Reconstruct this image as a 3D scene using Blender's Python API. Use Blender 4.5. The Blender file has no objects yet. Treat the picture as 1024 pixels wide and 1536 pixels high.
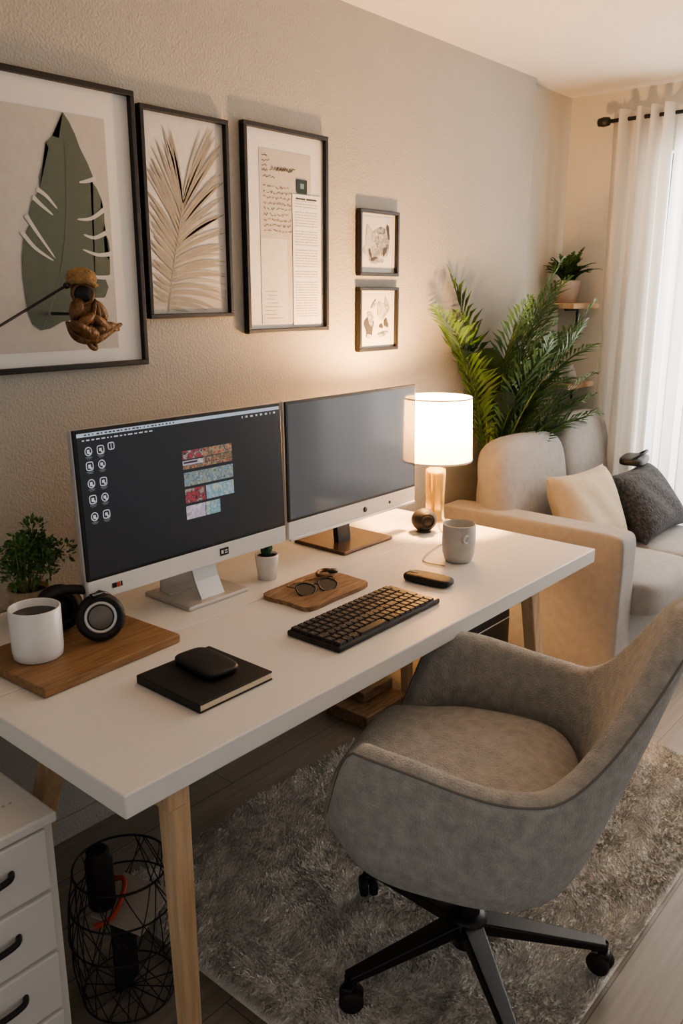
import bpy, bmesh, math, random
from mathutils import Vector, Matrix, Euler, noise
random.seed(7)
R=math.radians
scene=bpy.context.scene
COL=bpy.context.collection
try: scene.view_settings.look='AgX - Medium High Contrast'
except Exception: pass

# ---------------------------------------------------------------- materials
def mat(name,col,rough=.6,metal=0,bump=0,bscale=200,var=0,vscale=8,spec=.5,emit=None,estr=0,sheen=0,detail=4,stretch=None,col2=None):
    m=bpy.data.materials.new(name);m.use_nodes=True;nt=m.node_tree;b=nt.nodes['Principled BSDF']
    b.inputs['Base Color'].default_value=(*col,1);b.inputs['Roughness'].default_value=rough
    b.inputs['Metallic'].default_value=metal;b.inputs['Specular IOR Level'].default_value=spec
    if sheen: b.inputs['Sheen Weight'].default_value=sheen
    if emit: b.inputs['Emission Color'].default_value=(*emit,1);b.inputs['Emission Strength'].default_value=estr
    if bump or var or col2:
        tc=nt.nodes.new('ShaderNodeTexCoord');src=tc.outputs['Object']
        if stretch:
            mp=nt.nodes.new('ShaderNodeMapping');mp.inputs['Scale'].default_value=stretch
            nt.links.new(src,mp.inputs[0]);src=mp.outputs[0]
    if var or col2:
        n=nt.nodes.new('ShaderNodeTexNoise');n.inputs['Scale'].default_value=vscale;n.inputs['Detail'].default_value=detail
        nt.links.new(src,n.inputs[0])
        r=nt.nodes.new('ShaderNodeValToRGB');r.color_ramp.elements[0].position=.3;r.color_ramp.elements[1].position=.7
        c1=tuple(max(0,c*(1-var)) for c in col);c2=col2 if col2 else tuple(min(1,c*(1+var)) for c in col)
        r.color_ramp.elements[0].color=(*c1,1);r.color_ramp.elements[1].color=(*c2,1)
        nt.links.new(n.outputs[0],r.inputs[0]);nt.links.new(r.outputs[0],b.inputs['Base Color'])
    if bump:
        n2=nt.nodes.new('ShaderNodeTexNoise');n2.inputs['Scale'].default_value=bscale;n2.inputs['Detail'].default_value=3
        nt.links.new(src,n2.inputs[0])
        bp=nt.nodes.new('ShaderNodeBump');bp.inputs['Strength'].default_value=bump;bp.inputs['Distance'].default_value=.01
        nt.links.new(n2.outputs[0],bp.inputs['Height']);nt.links.new(bp.outputs[0],b.inputs['Normal'])
    return m
def woodmat(name,c1,c2,scale=(1,12,12),vs=6,rough=.45):
    return mat(name,c1,rough,var=.0001,col2=c2,vscale=vs,stretch=scale,bump=.08,bscale=30)

def floormat():
    m=bpy.data.materials.new('laminate_floor');m.use_nodes=True;nt=m.node_tree;b=nt.nodes['Principled BSDF']
    tc=nt.nodes.new('ShaderNodeTexCoord')
    br=nt.nodes.new('ShaderNodeTexBrick');br.inputs['Scale'].default_value=1
    br.inputs['Brick Width'].default_value=1.2;br.inputs['Row Height'].default_value=.16;br.inputs['Mortar Size'].default_value=.0015
    br.inputs['Color1'].default_value=(.29,.25,.21,1);br.inputs['Color2'].default_value=(.245,.21,.175,1);br.inputs['Mortar'].default_value=(.11,.09,.075,1)
    nt.links.new(tc.outputs['Object'],br.inputs[0])
    mp=nt.nodes.new('ShaderNodeMapping');mp.inputs['Scale'].default_value=(2,30,1);nt.links.new(tc.outputs['Object'],mp.inputs[0])
    n=nt.nodes.new('ShaderNodeTexNoise');n.inputs['Scale'].default_value=2;n.inputs['Detail'].default_value=6;nt.links.new(mp.outputs[0],n.inputs[0])
    mx=nt.nodes.new('ShaderNodeMix');mx.data_type='RGBA';mx.blend_type='MULTIPLY';mx.inputs[0].default_value=.6
    rr=nt.nodes.new('ShaderNodeValToRGB');rr.color_ramp.elements[0].position=.3;rr.color_ramp.elements[0].color=(.6,.6,.6,1);rr.color_ramp.elements[1].position=.7
    nt.links.new(n.outputs[0],rr.inputs[0]);nt.links.new(br.outputs[0],mx.inputs[6]);nt.links.new(rr.outputs[0],mx.inputs[7])
    nt.links.new(mx.outputs[2],b.inputs['Base Color']);b.inputs['Roughness'].default_value=.42
    return m
def transl(name,col,tfac=.5,trans=0):
    m=bpy.data.materials.new(name);m.use_nodes=True;nt=m.node_tree
    for n in list(nt.nodes):
        if n.type!='OUTPUT_MATERIAL': nt.nodes.remove(n)
    out=[n for n in nt.nodes][0]
    d=nt.nodes.new('ShaderNodeBsdfDiffuse');t=nt.nodes.new('ShaderNodeBsdfTranslucent');mx=nt.nodes.new('ShaderNodeMixShader')
    d.inputs[0].default_value=(*col,1);t.inputs[0].default_value=(*col,1);mx.inputs[0].default_value=tfac
    nt.links.new(d.outputs[0],mx.inputs[1]);nt.links.new(t.outputs[0],mx.inputs[2]);last=mx
    if trans:
        tr=nt.nodes.new('ShaderNodeBsdfTransparent');m2=nt.nodes.new('ShaderNodeMixShader');m2.inputs[0].default_value=trans
        nt.links.new(mx.outputs[0],m2.inputs[1]);nt.links.new(tr.outputs[0],m2.inputs[2]);last=m2
    nt.links.new(last.outputs[0],out.inputs[0]);return m

M={}
M['wall']=mat('wall_greige',(.44,.43,.395),.9,bump=.4,bscale=130,var=.03,vscale=3)
M['cream']=mat('wall_cream',(.68,.64,.56),.9,bump=.15,bscale=160)
M['ceil']=mat('ceiling_paint',(.80,.77,.71),.95,bump=.1,bscale=120)
M['trim']=mat('trim_white',(.66,.64,.59),.5,bump=.02,bscale=40)
M['floor']=floormat()
M['desk']=mat('desk_white',(.78,.76,.73),.36,bump=.03,bscale=60)
M['legwood']=woodmat('leg_wood',(.50,.33,.19),(.66,.47,.30),(12,12,1))
M['board']=woodmat('board_wood',(.21,.115,.055),(.36,.215,.11),(1.5,14,14))
M['board2']=woodmat('tray_wood',(.15,.085,.047),(.36,.235,.14),(2,10,10),vs=9)
M['black']=mat('black_plastic',(.012,.012,.013),.4,bump=.02,bscale=300)
M['blackm']=mat('black_matte',(.014,.014,.015),.6,bump=.05,bscale=300)
M['frame']=mat('frame_black',(.010,.009,.009),.45,bump=.02,bscale=80)
M['paper']=mat('mat_paper',(.72,.71,.70),.7,bump=.03,bscale=300)
M['silver']=mat('silver_alu',(.62,.62,.62),.35,.6,bump=.01,bscale=300)
M['whitep']=mat('white_plastic',(.72,.71,.70),.4,bump=.01,bscale=300)
M['ceramic']=mat('white_ceramic',(.80,.78,.76),.25,bump=.01,bscale=100)
M['greyc']=mat('grey_ceramic',(.49,.48,.46),.55,bump=.05,bscale=150,var=.08,vscale=40)
M['coffee']=mat('coffee',(.02,.009,.004),.15,var=.1)
M['sofa']=mat('sofa_fabric',(.39,.37,.35),.95,bump=.4,bscale=500,var=.08,vscale=30,sheen=.3)
M['chair']=mat('chair_fabric',(.42,.41,.385),.95,bump=.7,bscale=240,var=.19,vscale=42,sheen=.35,detail=9)
M['piping']=mat('piping',(.19,.18,.165),.9,bump=.1)
M['cushA']=mat('cushion_cream',(.62,.51,.36),.95,bump=.4,bscale=350,var=.05,vscale=30,sheen=.2)
M['cushB']=mat('cushion_dark',(.045,.046,.05),.97,bump=.8,bscale=120,var=.6,vscale=70,sheen=.1)
M['green']=mat('palm_green',(.055,.125,.035),.45,var=.4,vscale=9)
M['green2']=mat('palm_yellowgreen',(.22,.27,.08),.5,var=.3,vscale=9)
M['dgreen']=mat('dark_leaf',(.016,.035,.022),.35,var=.3,vscale=9)
M['gold']=mat('brass',(.74,.50,.20),.22,.75,bump=.15,bscale=30,var=.25,vscale=14)
M['amber']=mat('amber_glass',(.86,.56,.18),.2,.7,bump=.08,bscale=22,var=.15,vscale=10)
M['bronze']=mat('bronze_wood',(.15,.075,.03),.42,.2,bump=.7,bscale=60,var=.6,vscale=30)
M['tan']=mat('straw',(.34,.21,.09),.8,bump=.9,bscale=150,var=.3,vscale=60)
M['soil']=mat('soil',(.03,.02,.012),.95,bump=.6,bscale=90,var=.3)
M['pages']=mat('pages',(.70,.60,.45),.8,bump=.1,bscale=400)
M['leather']=mat('black_leather',(.012,.012,.013),.45,bump=.15,bscale=500)
M['cord']=mat('cord',(.55,.42,.26),.5,var=.05)
M['red']=mat('red_cord',(.45,.07,.03),.5,var=.1)
M['cab']=mat('cabinet_white',(.74,.72,.69),.45,bump=.02,bscale=60)
M['rug']=mat('rug_wool',(.68,.645,.59),1,bump=.6,bscale=170,var=.2,vscale=18,sheen=.4,detail=8)
M['curtain']=transl('curtain_linen',(.80,.77,.72),.35)
M['sheer']=transl('curtain_sheer',(.92,.91,.90),.6,.15)
M['card']=mat('cardboard',(.45,.40,.34),.8,var=.05)
M['glassdark']=mat('dark_glass',(.02,.02,.022),.08,var=.1)
def flat(name,col,rough=.75): return mat(name,col,rough,var=.04,vscale=50)
def em(name,col,s,rough=.3):
    return mat(name,tuple(c*.3 for c in col),rough,emit=col,estr=s,var=.02)

# ---------------------------------------------------------------- helpers
def empty(name,loc=(0,0,0),rz=0):
    e=bpy.data.objects.new(name,None);e.location=loc;e.rotation_euler=(0,0,rz);e.empty_display_size=.05;COL.objects.link(e);return e
def addm(name,verts,faces,m,parent=None,smooth=False,loc=(0,0,0),rot=(0,0,0)):
    me=bpy.data.meshes.new(name);me.from_pydata([tuple(v) for v in verts],[],faces);me.update()
    if m: me.materials.append(m)
    if smooth:
        for p in me.polygons:p.use_smooth=True
    o=bpy.data.objects.new(name,me);COL.objects.link(o);o.location=loc;o.rotation_euler=rot
    if parent:o.parent=parent
    return o
def bmo(name,bm,m,parent=None,smooth=False,loc=(0,0,0),rot=(0,0,0)):
    me=bpy.data.meshes.new(name);bm.to_mesh(me);bm.free()
    if m:me.materials.append(m)
    if smooth:
        for p in me.polygons:p.use_smooth=True
    o=bpy.data.objects.new(name,me);COL.objects.link(o);o.location=loc;o.rotation_euler=rot
    if parent:o.parent=parent
    return o
def box(name,c,s,m,parent=None,bev=.003,rot=(0,0,0),seg=2):
    bm=bmesh.new();bmesh.ops.create_cube(bm,size=1)
    for v in bm.verts: v.co=Vector((v.co.x*s[0],v.co.y*s[1],v.co.z*s[2]))
    if bev>0: bmesh.ops.bevel(bm,geom=bm.edges[:],offset=min(bev,min(s)*.45),segments=seg,profile=.5,affect='EDGES')
    return bmo(name,bm,m,parent,False,c,rot)
def lathe(name,prof,m,parent=None,loc=(0,0,0),rot=(0,0,0),seg=40,cap=True):
    vs=[];fs=[];n=len(prof)
    for i in range(seg):
        a=2*math.pi*i/seg
        for r,z in prof: vs.append((r*math.cos(a),r*math.sin(a),z))
    for i in range(seg):
        j=(i+1)%seg
        for k in range(n-1): fs.append((i*n+k,j*n+k,j*n+k+1,i*n+k+1))
    bm=bmesh.new();vv=[bm.verts.new(v) for v in vs]
    for f in fs:
        try: bm.faces.new([vv[q] for q in f])
        except: pass
    bmesh.ops.remove_doubles(bm,verts=bm.verts[:],dist=1e-5)
    bmesh.ops.recalc_face_normals(bm,faces=bm.faces[:])
    o=bmo(name,bm,m,parent,True,loc,rot)
    return o
def tube(name,pts,r,m,parent=None,cyc=False,seg=8,loc=(0,0,0),smooth=True,rot=(0,0,0)):
    P=[Vector(p) for p in pts];n=len(P);vs=[];fs=[];up=Vector((0,0,1));prev=None
    for i,p in enumerate(P):
        if cyc: d=P[(i+1)%n]-P[i-1]
        else: d=P[min(i+1,n-1)]-P[max(i-1,0)]
        d.normalize()
        if prev is None:
            a=d.cross(up)
            if a.length<.05:a=d.cross(Vector((1,0,0)))
        else: a=prev-d*prev.dot(d)
        a.normalize();prev=a;b=d.cross(a);rr=r[i] if isinstance(r,(list,tuple)) else r
        for k in range(seg):
            t=2*math.pi*k/seg;vs.append(p+a*math.cos(t)*rr+b*math.sin(t)*rr)
    for i in range(n if cyc else n-1):
        j=(i+1)%n
        for k in range(seg):
            l=(k+1)%seg;fs.append((i*seg+k,j*seg+k,j*seg+l,i*seg+l))
    if not cyc: fs.append(tuple(range(seg))[::-1]);fs.append(tuple((n-1)*seg+k for k in range(seg)))
    return addm(name,vs,fs,m,parent,smooth,loc,rot)
def spline(pts,n=8):
    P=[Vector(p) for p in pts];out=[]
    for i in range(len(P)-1):
        p0=P[max(i-1,0)];p1=P[i];p2=P[i+1];p3=P[min(i+2,len(P)-1)]
        for k in range(n):
            t=k/n;out.append(.5*((2*p1)+(p2-p0)*t+(2*p0-5*p1+4*p2-p3)*t*t+(3*p1-p0-3*p2+p3)*t**3))
    out.append(P[-1]);return out
def beam(name,a,b,w,d,m,parent=None,w2=None,bev=.004):
    a=Vector(a);b=Vector(b);z=(b-a).normalized();x=Vector((1,0,0));x=(x-z*x.dot(z)).normalized();y=z.cross(x)
    w2=w2 or w;vs=[]
    for p,s in((a,w),(b,w2)):
        dd=d*s/w
        for sx,sy in((-1,-1),(1,-1),(1,1),(-1,1)): vs.append(p+x*sx*s/2+y*sy*dd/2)
    bm=bmesh.new();v=[bm.verts.new(q) for q in vs]
    for f in((3,2,1,0),(4,5,6,7),(0,1,5,4),(1,2,6,5),(2,3,7,6),(3,0,4,7)): bm.faces.new([v[i] for i in f])
    bmesh.ops.bevel(bm,geom=bm.edges[:],offset=bev,segments=2,profile=.5,affect='EDGES')
    return bmo(name,bm,m,parent)
def softbox(name,c,s,m,parent=None,n=6,rot=(0,0,0),res=10,puff=0):
    bm=bmesh.new();bmesh.ops.create_cube(bm,size=2);bmesh.ops.subdivide_edges(bm,edges=bm.edges[:],cuts=res,use_grid_fill=True)
    for v in bm.verts:
        x,y,z=[q if abs(q)>1e-6 else 0 for q in v.co]
        x,y,z=[math.copysign(1-(1-abs(q))**1.6,q) for q in(x,y,z)]
        L=(abs(x)**n+abs(y)**n+abs(z)**n)**(1/n);p=Vector((x,y,z))/L
        q=Vector((p.x*(1+puff*(1-p.y**2)*(1-p.z**2)),p.y*(1+puff*(1-p.x**2)*(1-p.z**2)),p.z*(1+puff*(1-p.x**2)*(1-p.y**2))))
        v.co=Vector((q.x*s[0]/2,q.y*s[1]/2,q.z*s[2]/2))
    o=bmo(name,bm,m,parent,True,c,rot);return o
def pillow(name,c,w,h,t,m,parent=None,rot=(0,0,0)):
    N=24;vs=[];fs=[]
    for side in(1,-1):
        for i in range(N+1):
            for j in range(N+1):
                u=-1+2*i/N;v=-1+2*j/N
                th=t/2*((1-u**4)*(1-v**4))**.55
                k=1-.09*(1-abs(u)**2)*abs(v)**3;k2=1-.09*(1-abs(v)**2)*abs(u)**3
                wr=.004*math.sin(9*u+5*v)*(1-u*u)*(1-v*v)
                vs.append((u*w/2*k2,side*(th+wr),v*h/2*k))
    for s in(0,1):
        o=s*(N+1)**2
        for i in range(N):
            for j in range(N):
                q=(o+i*(N+1)+j,o+(i+1)*(N+1)+j,o+(i+1)*(N+1)+j+1,o+i*(N+1)+j+1)
                fs.append(q if s==0 else q[::-1])
    return addm(name,vs,fs,m,parent,True,c,rot)
def sphere(name,c,s,m,parent=None,rot=(0,0,0)):
    bm=bmesh.new();bmesh.ops.create_uvsphere(bm,u_segments=28,v_segments=16,radius=1)
    for v in bm.verts: v.co=Vector((v.co.x*s[0],v.co.y*s[1],v.co.z*s[2]))
    return bmo(name,bm,m,parent,True,c,rot)
def polyxz(name,pts,y,m,parent=None):
    bm=bmesh.new();vv=[bm.verts.new((p[0],y,p[1])) for p in pts]
    f=bm.faces.new(vv);bmesh.ops.triangulate(bm,faces=[f]);return bmo(name,bm,m,parent)
def quads(name,rects,y,m,parent=None):
    vs=[];fs=[]
    for(x0,z0,x1,z1) in rects:
        k=len(vs);vs+=[(x0,y,z0),(x1,y,z0),(x1,y,z1),(x0,y,z1)];fs.append((k,k+1,k+2,k+3))
    return addm(name,vs,fs,m,parent)
def strokes(name,lines,y,w,m,parent=None):
    vs=[];fs=[]
    for L in lines:
        L=[Vector((p[0],p[1])) for p in L];n=len(L);k=len(vs)
        for i,p in enumerate(L):
            d=(L[min(i+1,n-1)]-L[max(i-1,0)]).normalized();a=Vector((-d.y,d.x));ww=w(i/(n-1)) if callable(w) else w
            vs+=[(p.x+a.x*ww,y,p.y+a.y*ww),(p.x-a.x*ww,y,p.y-a.y*ww)]
        for i in range(n-1): fs.append((k+2*i,k+2*i+1,k+2*i+3,k+2*i+2))
    return addm(name,vs,fs,m,parent)

# ---------------------------------------------------------------- room shell
box('floor',(1.6,-1.6,-.05),(5.2,3.5,.1),M['floor'],bev=0)
box('ceiling',(1.6,-1.6,2.53),(5.2,3.5,.1),M['ceil'],bev=0)
box('wall_left',(1.335,.10,1.24),(4.67,.2,2.48),M['wall'],bev=0)
box('wall_alcove',(3.935,.16,1.24),(.53,.2,2.48),M['cream'],bev=0)
wb=empty('wall_back')
wx=4.20
box('pier',(wx+.0,-.155,1.24),(.1,.43,2.48),M['cream'],wb,bev=0)
box('over_window',(wx,-1.42,2.365),(.1,2.1,.23),M['cream'],wb,bev=0)
box('under_window',(wx,-1.42,.2),(.1,2.1,.4),M['cream'],wb,bev=0)
box('pier_far',(wx,-2.91,1.24),(.1,.88,2.48),M['cream'],wb,bev=0)
wn=empty('window_1')
for n,c,s in(('frame_top',(4.2,-1.42,2.22),(.08,2.1,.06)),('frame_bottom',(4.2,-1.42,.43),(.08,2.1,.06)),('frame_side_a',(4.2,-.40,1.325),(.08,.06,1.73)),
   ('frame_side_b',(4.2,-2.44,1.325),(.08,.06,1.73)),('mullion',(4.2,-1.42,1.325),(.06,.07,1.73))): box(n,c,s,M['trim'],wn,bev=.004)
box('baseboard_left',(1.335,-.006,.035),(4.67,.010,.07),M['wall'],bev=.003)
box('baseboard_back',(4.142,-1.4,.045),(.014,2.8,.09),M['trim'],bev=.003)

# ---------------------------------------------------------------- desk
dk=empty('desk')
box('top_front',(1.589,-.70,.7275),(1.812,.49,.045),M['desk'],dk,bev=.003)
box('top_back',(1.589,-.235,.7275),(1.812,.435,.045),M['desk'],dk,bev=.003)
box('apron',(1.589,-.5,.69),(1.55,.6,.03),M['desk'],dk,bev=.003)
beam('leg_1',(.808,-.908,.705),(.815,-.912,0),.044,.042,M['legwood'],dk,w2=.034)
beam('leg_2',(.80,-.55,.705),(.80,-.27,0),.045,.042,M['legwood'],dk)
beam('leg_3',(2.23,-.85,.705),(2.38,-.86,.012),.048,.042,M['legwood'],dk)
beam('leg_4',(2.37,-.27,.705),(2.44,-.25,0),.036,.036,M['legwood'],dk)
box('crossbar_a',(.80,-.72,.68),(.04,.42,.04),M['legwood'],dk)
box('crossbar_b',(2.29,-.55,.68),(.045,.6,.04),M['legwood'],dk)

# ---------------------------------------------------------------- monitors
def monitor(x0,x1,z0,z1,y,chin,basex,basey,basew,based,basem,scr,tilt):
    e=empty('computer_monitor',((x0+x1)/2,y,z0));w=x1-x0;h=z1-z0
    p=empty('panel');p.parent=e;p.rotation_euler=(tilt,0,0)
    box('shell',(0,.014,h/2),(w,.022,h),M['silver'],p,bev=.005)
    box('bezel',(0,.001,(h+chin)/2),(w-.001,.008,h-chin),M['black'],p,bev=.002)
    box('chin_panel',(0,.001,chin/2),(w-.001,.008,chin),M['whitep'],p,bev=.002)
    b=.008
    addm('screen',[(-w/2+b,-.0035,chin+b),(w/2-b,-.0035,chin+b),(w/2-b,-.0035,h-b),(-w/2+b,-.0035,h-b)],[(0,1,2,3)],scr,p)
    box('back_hump',(0,.034,h*.5),(w*.5,.03,h*.5),M['silver'],p,bev=.012)
    bx=basex-(x0+x1)/2;by=basey-y;bz=.75-z0
    box('foot',(bx,by,bz+.006),(basew,based,.012),basem,e,bev=.004)
    return e,p,w,h
scr1=em('screen_dark',(.016,.017,.020),1.0,.3)
scr2=mat('screen_grey',(.03,.031,.033),.09,emit=(.078,.080,.085),estr=1.0,var=.05,vscale=2,stretch=(8,1,.3))
m1,p1,w1,h1=monitor(1.0,1.652,.855,1.255,-.37,.048,1.385,-.29,.21,.19,M['silver'],scr1,R(-2))
def slab(name,pts,hw,th,m,parent):
    vs=[];fs=[];n=len(pts)
    for i,(y,z) in enumerate(pts):
        a=Vector(pts[max(i-1,0)]);b=Vector(pts[min(i+1,n-1)]);d=(b-a).normalized();nx=Vector((-d.y,d.x))*th/2
        w=hw(i/(n-1)) if callable(hw) else hw
        for sx,sg in((-1,1),(1,1),(1,-1),(-1,-1)): vs.append((sx*w,y+nx.x*sg,z+nx.y*sg))
    for i in range(n-1):
        for k in range(4):
            l=(k+1)%4;fs.append((i*4+k,i*4+l,i*4+4+l,i*4+4+k))
    fs.append((3,2,1,0));fs.append(tuple((n-1)*4+k for k in range(4)))
    return addm(name,vs,fs,m,parent)
nk=slab('neck',[(.10,-.095),(.145,-.09),(.14,0),(.09,.12),(.045,.2)],lambda t:.075-.02*t,.008,M['silver'],m1);nk.location=(.055,0,0)
nk=slab('neck_front',[(.01,-.095),(.035,-.05),(.065,.04),(.05,.14)],lambda t:.04,.006,M['silver'],m1);nk.location=(.055,0,0)
m2,p2,w2_,h2=monitor(1.685,2.315,.845,1.253,-.35,.055,2.03,-.27,.25,.22,mat('base_brown',(.10,.06,.035),.25,var=.2,vscale=12,bump=.03),scr2,R(-1))
slab('neck',[(.06,-.085),(.07,0),(.05,.14)],lambda t:.03,.02,M['black'],m2)
box('neck_hinge',(0,.055,.03),(.05,.03,.1),M['black'],m2,bev=.006)
box('chin_edge',(0,-.004,.001),(w2_*.99,.006,.008),M['silver'],p2,bev=.001)
lathe('chin_mark',[(0,0),(.009,0),(.009,.002),(0,.002)],M['black'],p2,(.04,-.003,.026),(R(90),0,0),seg=20)
lathe('chin_button',[(0,0),(.005,0),(.005,.002),(0,.002)],M['black'],p2,(.17,-.003,.026),(R(90),0,0),seg=20)
def S(u,v):
    b=.008;return(-w1/2+b+u*(w1-2*b), h1-b-v*(h1-.048-2*b))
def rects(lst): 
    out=[]
    for(u0,v0,u1,v1) in lst:
        a=S(u0,v0);b=S(u1,v1);out.append((a[0],b[1],b[0],a[1]))
    return out
ew=em('ui_white',(.45,.47,.49),.9);eg=em('ui_grey',(.13,.14,.16),.8)
quads('menu_bar',rects([(0,0,1,.026)]),-.0042,em('ui_bar',(.40,.46,.54),.8),p1)
tl=[]
random.seed(3)
x=.02
while x<.32:
    wd=random.uniform(.006,.02);tl.append((x,.045,x+wd,.054));x+=wd+.008
x=.78
while x<.97:
    wd=random.uniform(.004,.016);tl.append((x,.04,x+wd,.055));x+=wd+.016
quads('menu_text',rects(tl),-.0043,ew,p1)
quads('bar_text',rects([(.03+i*.017,.008,.03+i*.017+random.uniform(.004,.013),.018) for i in range(24)]),-.0045,em('ui_dk',(.05,.05,.06),.5),p1)
def ring_pts(cx,cz,a,b,n=16,p=3.5):
    out=[]
    for i in range(n+1):
        t=2*math.pi*i/n;c_=math.cos(t);s_=math.sin(t);out.append((cx+a*math.copysign(abs(c_)**(2/p),c_),cz+b*math.copysign(abs(s_)**(2/p),s_),0))
    return out
rings_=[];glyph=[];icl=[]
for k,v in enumerate((.125,.225,.345,.455,.575)):
    for j,u in enumerate((.042,.092)):
        c=S(u,v);rings_.append([Vector(q) for q in ring_pts(c[0],c[1],.0088,.0095,p=2 if (k+j)%2==0 else 4)])
        glyph.append((c[0]-.004,c[1]-.005+.002*j,c[0]+.003,c[1]+.004));glyph.append((c[0]+.001,c[1]-.007,c[0]+.006,c[1]-.003))
        icl.append((u-.014,v+.037,u+.014,v+.043));icl.append((u-.009,v+.047,u+.009,v+.052))
c=S(.137,.11);rings_.append([Vector(q) for q in ring_pts(c[0],c[1],.008,.008,p=4)]);glyph.append((c[0]-.001,c[1]-.007,c[0]+.001,c[1]+.007))
strokes('icon_outlines',rings_,-.0042,.0011,ew,p1);quads('icon_glyphs',glyph,-.0043,ew,p1);quads('icon_labels',rects(icl),-.0043,eg,p1)
def thumbmat(name,cols,scale):
    m=bpy.data.materials.new(name);m.use_nodes=True;nt=m.node_tree;b=nt.nodes['Principled BSDF']
    tc=nt.nodes.new('ShaderNodeTexCoord');vo=nt.nodes.new('ShaderNodeTexNoise');vo.inputs['Scale'].default_value=scale;vo.inputs['Detail'].default_value=6
    nt.links.new(tc.outputs['Object'],vo.inputs[0]);r=nt.nodes.new('ShaderNodeValToRGB')
    el=r.color_ramp.elements
    while len(el)<len(cols): el.new(.5)
    for i,c in enumerate(cols): el[i].position=.32+.36*i/(len(cols)-1);el[i].color=(*c,1)
    nt.links.new(vo.outputs[0],r.inputs[0]);nt.links.new(r.outputs[0],b.inputs['Emission Color']);b.inputs['Emission Strength'].default_value=.6
    b.inputs['Base Color'].default_value=(.02,.02,.02,1);return m
T=[thumbmat('thumb_a',[(.03,.02,.02),(.35,.2,.09),(.08,.05,.05),(.4,.34,.22),(.5,.1,.05),(.03,.02,.02)],75),
   thumbmat('thumb_b',[(.03,.02,.03),(.55,.05,.08),(.10,.03,.04),(.5,.4,.36),(.05,.04,.06)],70),
   thumbmat('thumb_c',[(.05,.12,.20),(.16,.36,.44),(.40,.35,.2),(.08,.17,.30),(.45,.5,.42),(.12,.2,.1)],70),
   thumbmat('thumb_d',[(.16,.3,.48),(.45,.55,.6),(.14,.35,.42),(.6,.6,.50),(.25,.4,.3)],60),
   thumbmat('thumb_e',[(.65,.5,.58),(.5,.42,.55),(.75,.68,.7),(.4,.33,.4)],50)]
th=[(.455,.235,.56,.30,1),(.56,.235,.715,.30,0),(.455,.31,.56,.345,4),(.455,.348,.715,.375,0),(.56,.305,.715,.345,0),
    (.457,.40,.715,.505,2),(.457,.525,.56,.635,1),(.565,.525,.715,.635,3),(.457,.655,.555,.76,4),(.558,.655,.635,.76,3)]
for i,(a,b,c,d,k) in enumerate(th): quads('thumbnail_%d'%(i+1),rects([(a,b,c,d)]),-.0042,T[k],p1)
quads('thumb_title',rects([(.46,.318,.53,.332),(.46,.245,.475,.262)]),-.0046,em('ui_dk3',(.06,.04,.05),.5),p1)
quads('chin_mark',[(.075,.016,.105,.036)],-.0042,M['black'],p1)
quads('chin_mark_bars',[(.079,.021,.087,.031),(.091,.021,.101,.024),(.091,.027,.101,.030)],-.0045,M['whitep'],p1)
quads('label_left',[(-.262,.018,-.25,.030),(-.238,.018,-.234,.030)],-.0042,M['black'],p1)
quads('label_left_red',[(-.249,.018,-.240,.030)],-.0042,M['red'],p1)

# ---------------------------------------------------------------- keyboard
kb=empty('keyboard',(1.545,-.762,.75),R(1))
box('body',(0,0,.008),(.42,.165,.014),M['black'],kb,bev=.004)
bm=bmesh.new();kw=.0215
for r in range(6):
    x=-.203;row=[1]*18
    if r==5: row=[1.3,1.1,1.1,5.4,1.1,1.1,1.1,1,1,1,1,1,1]
    if r==3: row=[1.6]+[1]*11+[1.7]+[1]*4
    for wd in row:
        ww=kw*wd
        if x+ww>.207: break
        g=bmesh.ops.create_cube(bm,size=1)
        for v in g['verts']:
            tp=.86 if v.co.z>0 else 1
            v.co=Vector((x+ww/2+v.co.x*(ww-.003)*tp, .066-.0265*r+v.co.y*.0235*tp-.0,.018+v.co.z*.007))
        x+=ww
bmo('keys',bm,mat('keys',(.016,.0155,.015),.5,bump=.02),kb)
vs=[];fs=[]
for r in range(6):
    for i in range(18):
        if r==5 and 3<i<8: continue
        a,b,c,d=(-.203+kw*i+.008,.066-.0265*r-.003,-.203+kw*i+.0125,.066-.0265*r+.004)
        k=len(vs);vs+=[(a,b,.0218),(c,b,.0218),(c,d,.0218),(a,d,.0218)];fs.append((k,k+1,k+2,k+3))
addm('key_legends',vs,fs,mat('legend',(.12,.115,.11),.6,var=.05),kb)
# ---------------------------------------------------------------- mouse
ms=empty('computer_mouse',(1.872,-.722,.75),R(6))
softbox('body',(0,0,.0125),(.064,.148,.024),M['blackm'],ms,n=4)
box('wheel',(0,.045,.0238),(.01,.025,.004),M['greyc'],ms,bev=.0015)
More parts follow.
